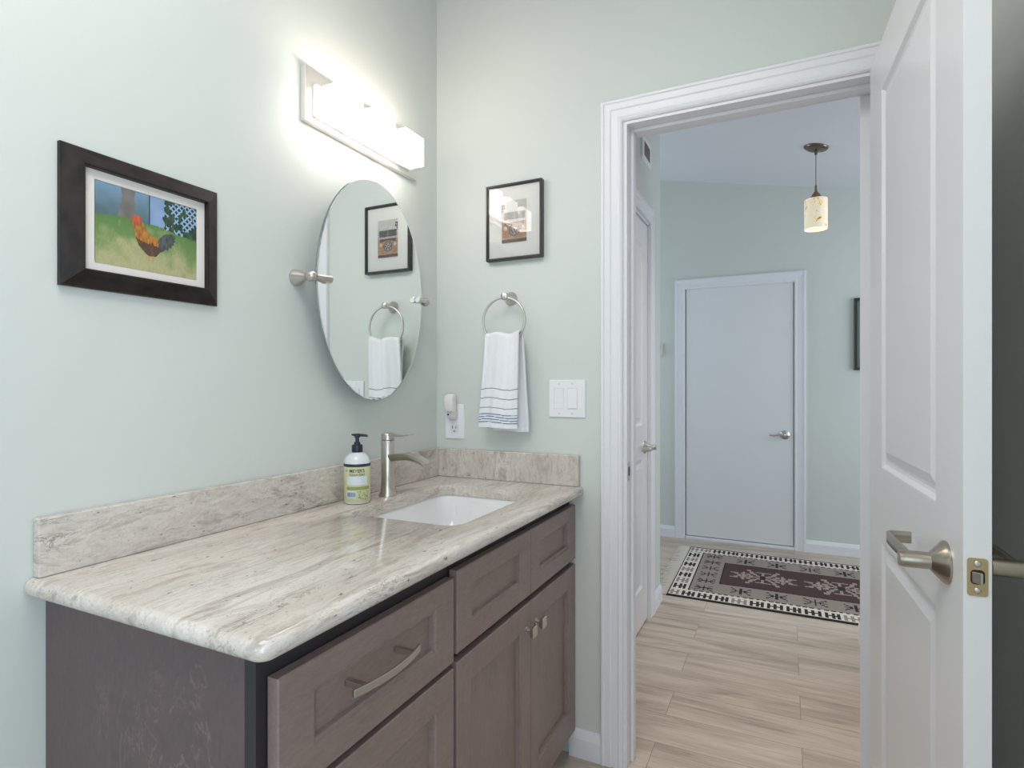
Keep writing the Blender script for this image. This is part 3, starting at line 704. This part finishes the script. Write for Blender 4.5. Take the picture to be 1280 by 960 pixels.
# ------------------------------------------------------------------ rooster picture
PY0, PY1, PZ0, PZ1 = .570, .882, 1.400, 1.657
rp = thing('rooster_picture', 'dark framed rooster photograph on the left wall', 'picture', (0, (PY0+PY1)/2, PZ0))
bm = BM(); sweep_rect(bm, (PY0, PZ0, PY1, PZ1), [(0, .0005), (0, .009), (.002, .011), (.031, .0245), (.034, .0235), (.035, .012), (.035, .0005)], lambda u, v_, h: (h, u, v_), closed_prof=True)
obj('frame', bm, M['frame'], rp)
bm = BM(); sweep_rect(bm, (PY0+.034, PZ0+.034, PY1-.034, PZ1-.032), [(0, .008), (0, .0135), (.020, .0135), (.021, .0115)], lambda u, v_, h: (h, u, v_), cap_first=True); obj('mat_board', bm, M['mat'], rp)
BODY = [(352, 418), (365, 470), (370, 540), (388, 590), (420, 640), (455, 690), (485, 716), (520, 722), (548, 722), (590, 684), (625, 670), (600, 620), (565, 590), (540, 560), (505, 545), (475, 505), (440, 440), (425, 420)]
BELLY = [(372, 545), (400, 570), (440, 590), (500, 620), (560, 640), (548, 722), (485, 716), (455, 690), (400, 620)]
TAIL = [(560, 595), (585, 560), (610, 538), (645, 526), (690, 530), (720, 548), (724, 575), (712, 580), (735, 600), (706, 605), (715, 630), (690, 625), (690, 655), (665, 648), (655, 676), (635, 660), (600, 684), (585, 640)]
SADDLE = [(500, 555), (545, 550), (572, 585), (570, 640), (530, 625)]
HEAD = [(345, 380), (352, 365), (372, 358), (400, 366), (422, 384), (424, 412), (400, 430), (378, 440), (366, 470), (352, 440), (350, 415), (342, 405)]
LEG1 = [(482, 716), (496, 716), (494, 762), (480, 775), (484, 750)]; LEG2 = [(512, 718), (530, 718), (526, 770), (518, 775)]
def rooster(u, v_):
    X = 55+875*u; top_ = 65+.297*(X-55); bot = 770+.183*(X-55); Y = top_+(bot-top_)*(1-v_); vt = 1-v_
    n1 = vnoise(u*14, v_*9); n2 = vnoise(u*70, v_*22); n3 = hsh(round(u*160), round(v_*60))
    if inpoly(X, Y, HEAD): return lerp3((176, 66, 42), (214, 110, 70), n2)
    if inpoly(X, Y, LEG1) or inpoly(X, Y, LEG2): return (196, 150, 92)
    if inpoly(X, Y, TAIL): return lerp3((52, 62, 66), (92, 96, 92), n2)
    if inpoly(X, Y, SADDLE): return lerp3((170, 98, 28), (205, 134, 50), n2)
    if inpoly(X, Y, BELLY) or (inpoly(X, Y, BODY) and X > 480+60*n2 and Y > 600): return lerp3((66, 50, 46), (112, 74, 48), n2)
    if inpoly(X, Y, BODY): return lerp3((140, 82, 30), (200, 140, 54), n2)
    g = .405-.03*math.sin(u*5)+(.10*max(0, u-.62)) - (.0 if u < .5 else .02) + .02*(n2-.5)
    if vt < g:
        if .235-.25*max(0, vt-.12)**1.3 < u+.012*(n2-.5) < .355+.05*max(0, vt-.2):
            return lerp3((128, 122, 116), (104, 98, 92), n1)
        if u < .49:
            base = lerp3((122, 158, 184), (88, 114, 124), min(1, vt/.36)); return lerp3(base, (70, 90, 84), .45*n1*(vt/.4))
        if u < .505: return (46, 62, 70)
        if u < .645+.02*math.sin(v_*40)*n1: return lerp3((126, 158, 198), (146, 172, 208), n1)
        la = (u*34+v_*24) % 2 < .75 or (u*34-v_*24) % 2 < .75
        leaf = vnoise(u*22+3, v_*15) > (.66 if u > .76 and vt < .27 else .45 if u > .72 else .30)
        if la and not leaf: return (150, 184, 210)
        if not leaf: return (24, 36, 44)
        return lerp3((26, 50, 46), (70, 104, 62), n2)
    k = (vt-g)/(1-g)
    c_ = lerp3((90, 132, 66), (128, 152, 92), min(1, k*1.6))
    dry = max(0, min(1, (k*1.5-.25)+(n1-.5)*1.1+(n2-.5)*.5 - max(0, u-.74)*2.0))
    c_ = lerp3(c_, (196, 184, 140), dry*.85)
    return lerp3(c_, (96, 118, 66), .45*n3*(1-dry*.5)*(n2))
painted_grid('rooster_print', 240, 150, lambda u, v_: (.0140, .6245+.2035*u, 1.450+.1535*v_), rooster, M['print'], rp)

# ------------------------------------------------------------------ van print on the end wall
QX0, QX1, QZ0, QZ1 = .219, .431, 1.656, 1.919
vp = thing('van_picture', 'thin black framed print of an old van above towel ring', 'picture', ((QX0+QX1)/2, WB, QZ0))
bm = BM(); sweep_rect(bm, (QX0, QZ0, QX1, QZ1), [(0, .0005), (0, .022), (.0015, .0235), (.0065, .0235), (.0085, .020), (.0095, .016), (.0095, .0005)], lambda u, v_, h: (u, WB-h, v_), closed_prof=True); obj('frame', bm, M['frame2'], vp)
bm = BM(); sweep_rect(bm, (QX0+.009, QZ0+.009, QX1-.009, QZ1-.009), [(0, .010), (0, .0142), (.0495, .0142), (.0500, .0125)], lambda u, v_, h: (u, WB-h, v_), cap_first=True); obj('mat_board', bm, M['mat2'], vp)
def seg(px, py, ax, ay, bx_, by_, w_):
    dx, dy = bx_-ax, by_-ay; t_ = max(0, min(1, ((px-ax)*dx+(py-ay)*dy)/(dx*dx+dy*dy))); return math.hypot(px-ax-dx*t_, py-ay-dy*t_) < w_
def van(u, v_):
    n2 = vnoise(u*30, v_*40); n3 = hsh(round(u*60), round(v_*90)); y = 1-v_     # y down
    if y < .34 and not (y > .18 and abs(u-.5) < .48*math.sqrt(max(0, 1-((.34-y)/.15)**2)) and y > .19):
        if u < .14 and .12 < y < .33 and n2 > .35: return (60, 60, 58)
        return lerp3((212, 206, 196), (226, 222, 214), n2)
    if y < .30: return lerp3((206, 204, 198), (236, 234, 228), n2)
    if y < .48:
        if .07 < u < .93 and y > .315:
            if abs(u-.5) < .012 or n3 > .8: return (150, 150, 146)
            return lerp3((58, 60, 62), (110, 108, 104), n2)
        return (200, 194, 184)
    if y < .53: return lerp3((224, 216, 206), (190, 176, 164), n3)
    cx_, cy_ = .5, .725; du, dy_ = (u-cx_)*1.0, (y-cy_)*1.63; r_ = math.hypot(du, dy_)
    if r_ < .215:
        if r_ > .175: return (96, 92, 88)
        if r_ > .15: return (206, 196, 184)
        if r_ > .125: return (84, 80, 78)
        W_ = (seg(du, dy_, -.07, -.10, 0, .0, .016) or seg(du, dy_, .07, -.10, 0, .0, .016) or seg(du, dy_, -.11, -.02, -.045, .10, .016) or seg(du, dy_, -.045, .10, 0, .02, .014) or seg(du, dy_, 0, .02, .045, .10, .014) or seg(du, dy_, .045, .10, .11, -.02, .016))
        return (76, 72, 72) if W_ else (214, 206, 196)
    if y < .57+.05*abs(u-.5)*2 and .1 < u < .9: return (110, 84, 80)
    for lx in (.15, .85):
        if math.hypot(u-lx, (y-.68)*1.63) < .07: return (222, 214, 204)
    if y > .93: return lerp3((84, 66, 56), (140, 110, 90), n3)
    if y > .87: return lerp3((214, 196, 176), (176, 138, 110), n3)
    return lerp3((182, 128, 92), (216, 176, 142), n2*.7+n3*.3)
painted_grid('van_print', 60, 96, lambda u, v_: (.2775+.095*u, WB-.0135, QZ0+.060+.152*v_), van, M['printgl'], vp)
bm = BM(); vs_ = [bm.verts.new(p) for p in ((QX0+.009, WB-.0185, QZ0+.009), (QX1-.009, WB-.0185, QZ0+.009), (QX1-.009, WB-.0185, QZ1-.009), (QX0+.009, WB-.0185, QZ1-.009))]; bm.faces.new(vs_); obj('glass_pane', bm, M['glazing'], vp)

# ------------------------------------------------------------------ towel ring and towel
RX, RZ, RR = .304, 1.441, .079; RY = 1.748
tr_ = thing('towel_ring', 'brushed nickel towel ring mounted under the van print', 'towel ring', (RX, WB, RZ))
bm = BM(); lathe(bm, [(.0230, .0005), (.0230, .005), (.0200, .009), (.0110, .026), (.0090, .034), (.0090, .046), (.0115, .049), (.0130, .055), (.0115, .061), (.006, .064), (0, .065)], (RX+.004, WB, RZ+RR+.003), (0, -1, 0), 32); obj('ring_mount', bm, M['nickel'], tr_, smooth=True, autos=.8)
bm = BM(); tube(bm, [(RX+RR*math.sin(2*PI*i/64), RY, RZ+RR*math.cos(2*PI*i/64)) for i in range(64)], .0042, 12, closed=True); obj('ring', bm, M['nickel'], tr_, smooth=True)
STR = [(1.209, .0016, (150, 152, 158)), (1.177, .0016, (150, 152, 158)), (1.144, .0016, (160, 162, 168)), (1.1215, .0015, (104, 112, 150)), (1.1125, .0015, (104, 112, 150)), (1.1035, .0015, (104, 112, 150)), (1.0945, .0015, (104, 112, 150))]
ZTOP = 1.392; LF, LB = ZTOP-1.076, ZTOP-1.064; CAPL = .045; TOT = LF+CAPL+LB
def towel_pt(u, v_):
    s = v_*TOT
    if s < LF: d_, side = LF-s, -1
    elif s < LF+CAPL: d_, side = 0, (s-LF)/CAPL
    else: d_, side = s-LF-CAPL, 2
    k = min(1, d_/.30)
    if side == -1: x0, x1, yb = .236-.020*k, .369-.005*k, RY-.014-.004*k
    elif side == 2: x0, x1, yb = .240+.015*k, .372+.018*k, RY+.014+.004*k
    else: x0, x1, yb = .236+.004*side, .369+.003*side, RY
    x = x0+(x1-x0)*u
    fold = math.sin(u*PI*3.1+.6)*.0055*(1-.55*k)+math.sin(u*PI*7+2*k)*.0018+.0035*math.sin(u*PI*1.3+1+k*2)
    if side in (-1, 2): y = yb+(fold if side == -1 else fold*.7)
    else:
        a_ = PI*side; y = RY-.014*math.cos(a_)+fold*(1-.3*side)
    z = ZTOP-d_
    if side not in (-1, 2): z = ZTOP+.010*math.sin(PI*side)
    z -= .006*math.sin(PI*u)*(1-k)+.004*math.cos(u*9)*(1-k)
    z += .002*math.sin(u*6)*k
    return (x, y, z)
def towel_col(u, v_):
    s = v_*TOT; 
    if s < LF:
        z = ZTOP-(LF-s)-.0015*math.sin(u*5)
        for zz, w_, c_ in STR:
            if abs(z-zz) < w_: return c_
        if 1.09 < z < 1.126: return (232, 236, 244)
    return (242, 242, 244)
tw = painted_grid('hand_towel', 44, 430, towel_pt, towel_col, M['towel'], smooth=True)
tag(tw, 'white hand towel with blue and grey stripes hanging from ring', 'towel')
sm = tw.modifiers.new('thickness', 'SOLIDIFY'); sm.thickness = .008; sm.offset = 0

# ------------------------------------------------------------------ switch plate, outlet, night light
sw = thing('light_switch', 'white double rocker light switch plate beside the doorway', 'light switch', (.514, WB, 1.177))
def wallplate(bm, x0, x1, z0, z1, y=WB):
    loft(bm, [[(x, y-h, z) for x, z in rrect(x0+o_, z0+o_, x1-o_, z1-o_, .004, 4)] for o_, h in ((0, .0003), (0, .004), (.002, .006))])
bm = BM(); wallplate(bm, .451, .579, 1.114, 1.239); obj('switch_plate', bm, M['plate'], sw)
for xc in (.4875, .5345):
    bm = BM(); sweep_rect(bm, (xc-.018, 1.142, xc+.018, 1.211), [(0, .0055), (0, .0062), (.0012, .0062), (.0012, .0058)], lambda u, v_, h: (u, WB-h, v_), cap_last=True); ro = obj('switch_surround', bm, mat('plate_shadow_line', rgb(206, 206, 212), .5), sw)
    bm = BM(); s_ = 1 if xc > .5 else -1
    q = [(1.1445, .0095 if s_ > 0 else .0062), (1.1765, .0075), (1.2085, .0062 if s_ > 0 else .0095)]
    loft(bm, [[(xc-.0155, WB-.005, z), (xc+.0155, WB-.005, z), (xc+.0155, WB-h, z), (xc-.0155, WB-h, z)] for z, h in q]); obj('rocker', bm, M['plate'], sw, bevel=.0008)
M['pscrew'] = mat('painted_screw', rgb(214, 214, 218), .4)
for x in (.4875, .5345):
    for z in (1.127, 1.226):
        bm = BM(); lathe(bm, [(.003, .0055), (.003, .0066), (0, .0068)], (x, WB, z), (0, -1, 0), 12); obj('screw', bm, M['pscrew'], sw)
OX = .080
ol = thing('wall_outlet', 'white duplex wall outlet above the backsplash near the corner', 'outlet', (OX, WB, 1.089))
bm = BM(); wallplate(bm, OX-.039, OX+.039, 1.026, 1.152); obj('outlet_plate', bm, M['plate'], ol)
for zc_ in (1.064, 1.112):
    bm = BM(); loft(bm, [[(x, WB-h, z) for x, z in rrect(OX-.017, zc_-.0185, OX+.017, zc_+.0185, .012, 5)] for h in (.004, .0072)]); rc = obj('receptacle', bm, mat('receptacle_plastic', rgb(226, 226, 234), .35), ol)
    bm = BM(); box(bm, OX-.0085, WB-.0076, zc_-.001, OX-.0060, WB-.0070, zc_+.009); box(bm, OX+.0060, WB-.0076, zc_, OX+.0082, WB-.0070, zc_+.008)
    lathe(bm, [(.0028, .0070), (.0028, .0076), (0, .0076)], (OX, WB, zc_-.010), (0, -1, 0), 12); obj('socket_slots', bm, M['gap'], rc)
nl = thing('night_light', 'small clear night light plugged into the wall outlet', 'night light', (OX, WB, 1.10))
bm = BM(); rings = []
for z, hw, d0, d1 in ((1.096, .011, .008, .020), (1.101, .0155, .008, .026), (1.112, .0175, .008, .030), (1.128, .0175, .008, .030)):
    rings.append([(x, WB-y, z) for x, y in rrect(OX-.003-hw, d0, OX-.003+hw, d1, .005, 4)])
loft(bm, rings); obj('plug_body', bm, mat('night_light_plastic', rgb(222, 219, 219), .35), nl, smooth=True, autos=.7)
bm = BM(); rings = []
for z, hw, d0, d1 in ((1.128, .0175, .012, .042), (1.150, .019, .012, .050), (1.172, .019, .012, .050), (1.184, .0175, .013, .046), (1.190, .012, .016, .036)):
    rings.append([(x, WB-y, z) for x, y in rrect(OX-.003-hw, d0, OX-.003+hw, d1, .009, 5)])
loft(bm, rings); obj('light_cover', bm, M['nightplastic'], nl, smooth=True, autos=.9)
bm = BM(); lathe(bm, [(.0035, 0), (.0035, .0015), (0, .0022)], (OX-.012, WB-.0285, 1.115), (0, -1, 0), 16); obj('light_sensor', bm, M['gap'], nl, smooth=True)

# ------------------------------------------------------------------ hall fittings
PX_, PY_ = 1.333, 3.95
pz = zc(PX_)
pe = thing('pendant_light', 'small cylindrical mosaic glass pendant lamp hanging in the hall', 'pendant lamp', (PX_, PY_, pz))
bm = BM(); lathe(bm, [(.068, .004), (.068, -.004), (.060, -.012), (.030, -.022), (.010, -.026), (.008, -.045), (0, -.046)], (PX_, PY_, pz), (-.196, 0, -1) if False else (0, 0, 1), 36); 
for v_ in bm.verts:
    if v_.co.z > pz-.02: v_.co.z += -.2*(v_.co.x-PX_)
obj('canopy', bm, mat('dark_nickel', rgb(120, 112, 100), .22, 1), pe, smooth=True, autos=.9)
bm = BM(); tube(bm, [(PX_, PY_, pz-.03), (PX_, PY_, 2.41)], .0022, 8); obj('cord', bm, mat('grey_cord', rgb(96, 92, 88), .5), pe)
bm = BM(); lathe(bm, [(.006, 2.44), (.007, 2.405), (.022, 2.385), (.032, 2.366), (.034, 2.355), (0, 2.354)], (PX_, PY_, 0), (0, 0, 1), 24); obj('socket_cap', bm, mat('bronze_cap', rgb(150, 126, 104), .35, .8), pe, smooth=True, autos=.9)
bm = BM(); lathe(bm, [(.030, 2.355), (.062, 2.354), (.064, 2.350), (.064, 2.172), (.061, 2.172), (.061, 2.348), (.030, 2.351)], (PX_, PY_, 0), (0, 0, 1), 48, cap=False); obj('lamp_shade', bm, M['mosaic'], pe, smooth=True, autos=.6)
bm = BM(); bmesh.ops.create_uvsphere(bm, u_segments=20, v_segments=12, radius=.03)
for v_ in bm.verts: v_.co += Vector((PX_, PY_, 2.29))
obj('bulb', bm, M['bulb'], pe, smooth=True)

ve = thing('wall_vent', 'small white wall vent high above the corridor left door', 'vent', (HX0, 2.93, 2.40))
bm = BM(); loft(bm, [[(HX0+h, y, z) for y, z in rrect(2.83+o_, 2.345+o_, 3.03-o_, 2.475-o_, .006, 3)] for o_, h in ((0, .0003), (0, .006), (.004, .010))]); obj('vent_frame', bm, M['plate'], ve)
bm = BM(); box(bm, HX0+.0095, 2.87, 2.375, HX0+.0108, 2.99, 2.445); obj('vent_opening', bm, mat('vent_shadow', rgb(92, 90, 84), .7), ve)
bm = BM()
for k in range(5): box(bm, HX0+.0105, 2.87, 2.380+k*.0135, HX0+.0125, 2.99, 2.384+k*.0135)
obj('vent_louvre', bm, mat('vent_grey', rgb(150, 148, 140), .6), ve)

th_ = thing('thermostat', 'small white thermostat on hall wall left of the far door', 'thermostat', (.235, HY, 1.5))
bm = BM(); loft(bm, [[(x, HY-h, z) for x, z in rrect(.185+o_, 1.46+o_, .262-o_, 1.56-o_, .008, 4)] for o_, h in ((0, .0005), (0, .018), (.004, .024))]); obj('housing', bm, mat('thermostat_plastic', rgb(222, 216, 210), .4), th_)
bm = BM(); box(bm, .20, HY-.0246, 1.515, .248, HY-.0238, 1.545); obj('display', bm, mat('thermostat_display', rgb(140, 150, 146), .3), th_)

hp = thing('hall_picture', 'tall dark framed picture on hall wall, half hidden by corridor corner', 'picture', (1.8, HY, 1.33))
bm = BM(); sweep_rect(bm, (1.603, 1.330, 2.00, 1.840), [(0, .0005), (0, .022), (.004, .026), (.018, .026), (.020, .014), (.020, .0005)], lambda u, v_, h: (u, HY-h, v_), closed_prof=True); obj('frame', bm, M['frame2'], hp)
bm = BM(); box(bm, 1.620, HY-.012, 1.347, 1.983, HY-.002, 1.823); obj('picture_sheet', bm, mat('muted_green_print', rgb(112, 124, 118), .35), hp)

# ------------------------------------------------------------------ patterned runner rug
UX0, UX1, UY0, UY1 = .540, 2.34, 3.375, 4.475
NU, NV = 225, 138
CREAM, BLK, TAUPE, BRN = (222, 212, 198), (38, 32, 32), (150, 136, 126), (72, 50, 44)
BUG = ["X...X...X", ".X..X..X.", "..X.X.X..", "XXXXXXXXX", "..X.X.X..", ".X..X..X.", "X...X...X"]
FL_ = set()
for k in range(-11, 12):                 # branching snowflake medallion, quarter symmetric
    FL_.add((k, 0))
for k in range(-6, 7): FL_.add((0, k))
for s1 in (-1, 1):
    for s2 in (-1, 1):
        for k in range(1, 6): FL_.add((s1*k, s2*k)); FL_.add((s1*(k+1), s2*k))
        for a0, b0 in ((5, 0), (8, 0), (11, 0), (5, 5)):
            for j in range(1, 4): FL_.add((s1*(a0+j//2), s2*(b0+j))); FL_.add((s1*(a0+j//2+1), s2*(b0+j)))
        for j in range(1, 4): FL_.add((s1*j, s2*6)); FL_.add((s1*(9), s2*(3+j//2))); FL_.add((s1*(12+j), s2*3))
def rug(u, v_):
    x, y = u*(UX1-UX0), v_*(UY1-UY0); W_, H_ = UX1-UX0, UY1-UY0
    xm = min(x, W_-x); ym = min(y, H_-y)
    if xm < .010 or ym < .012: return BLK
    def band(t_, d_, seed):              # t_ along, d_ depth 0..1 within the border
        per = .092; i = math.floor(t_/per); q = (t_/per-i); step = .10*(math.floor(q*6) % 2)
        dark = BLK if hsh(i, seed) > .30 else TAUPE
        if d_ < .10+step*.5 or d_ > .90: return CREAM
        qa = q*1.0
        if (.08 < qa < .26 or .40 < qa < .58 or .72 < qa < .90) and .18 < d_ < .82: return dark
        if .10 < qa < .88 and .44 < d_ < .56: return dark
        return CREAM
    bw = .125; bx_ = .105
    if xm < bx_ and (ym >= bw*.95 or xm < .0):
        per = .118; i = math.floor(y/per); q = y/per-i; d_ = xm/bx_; dark = BLK if i % 2 else TAUPE
        if .12 < q < .88 and (.16 < d_ < .33 or .42 < d_ < .58 or .67 < d_ < .84): return dark
        if .42 < q < .58 and .16 < d_ < .84: return dark
        return CREAM
    if ym < bw: return band(x+.02, ym/bw, 1 if y < .5 else 2)
    if xm < bx_+.010: return BLK
    if ym < bw+.016:
        return BLK if (x/.034) % 1 < .6 else (TAUPE if ym > bw+.007 else CREAM)
    # centre field
    cx0, cy0 = .262, .335
    if cx0 < x < W_-cx0 and cy0-.015 < y < H_-cy0+.015:
        if x < cx0+.010 or x > W_-cx0-.010: return BLK
        if y < cy0 or y > H_-cy0: return BLK if (x/.030) % 1 < .6 else BRN
        per = .425; i = math.floor((x-cx0-.03)/per); gx = (x-cx0-.03)-per*(i+.5); gy = y-H_/2
        ci, cj = round(gx/.0125), round(gy/.0170)
        if abs(gx) < .2 and (ci, cj) in FL_: return BLK if abs(ci)+abs(cj) < 3 else (158, 142, 132)
        return BRN
    def bug(gx, gy, sw=.0125, sh=.014):
        i, j = round(gx/sw)+4, round(gy/sh)+3
        return 0 <= i < 9 and 0 <= j < 7 and BUG[j][i] == 'X'
    if x < cx0 or x > W_-cx0:
        yy = y-.205; i = round(yy/.138)
        if 0 <= i <= 5 and bug(min(x, W_-x)-.187, yy-i*.138, .0115, .0125): return BLK
    i = round((x-.39)/.195)
    if i >= 0 and bug(x-.39-i*.195, ym-.235): return BLK
    return TAUPE
rg = thing('runner_rug', 'black cream and brown geometric woven rug on hall floor', 'rug', ((UX0+UX1)/2, (UY0+UY1)/2, 0))
def rug_pt(u, v_):
    x = UX0+u*(UX1-UX0)-.022*v_*(1-u); y = UY0+v_*(UY1-UY0)+.02*(1-v_)*(1-u)
    return (x, y, .0085+.0006*math.sin(x*9+y*3)-.0006)
rf = painted_grid('woven_field', NU, NV, rug_pt, rug, M['rug'], rg)
bm = BM(); foot = [(UX0, UY0+.02), (UX1, UY0), (UX1, UY1), (UX0-.022, UY1)]; prism(bm, foot, .001, .0070); obj('rug_backing', bm, mat('rug_edge', rgb(60, 52, 50), .95), rg)
bm = BM(); n_ = 95
for k in range(n_):
    v_ = (k+.5)/n_; p = Vector(rug_pt(0, v_)); ln = .075+.02*random.random(); dy = (random.random()-.5)*.02
    tube(bm, [(p.x+.004, p.y, .006), (p.x-ln*.5, p.y+dy*.4, .005), (p.x-ln, p.y+dy, .0035)], .0028, 5, radii=[.003, .003, .0042])
fr_ = obj('fringe', bm, M['fringe'], rg, smooth=True); fr_['kind'] = 'stuff'
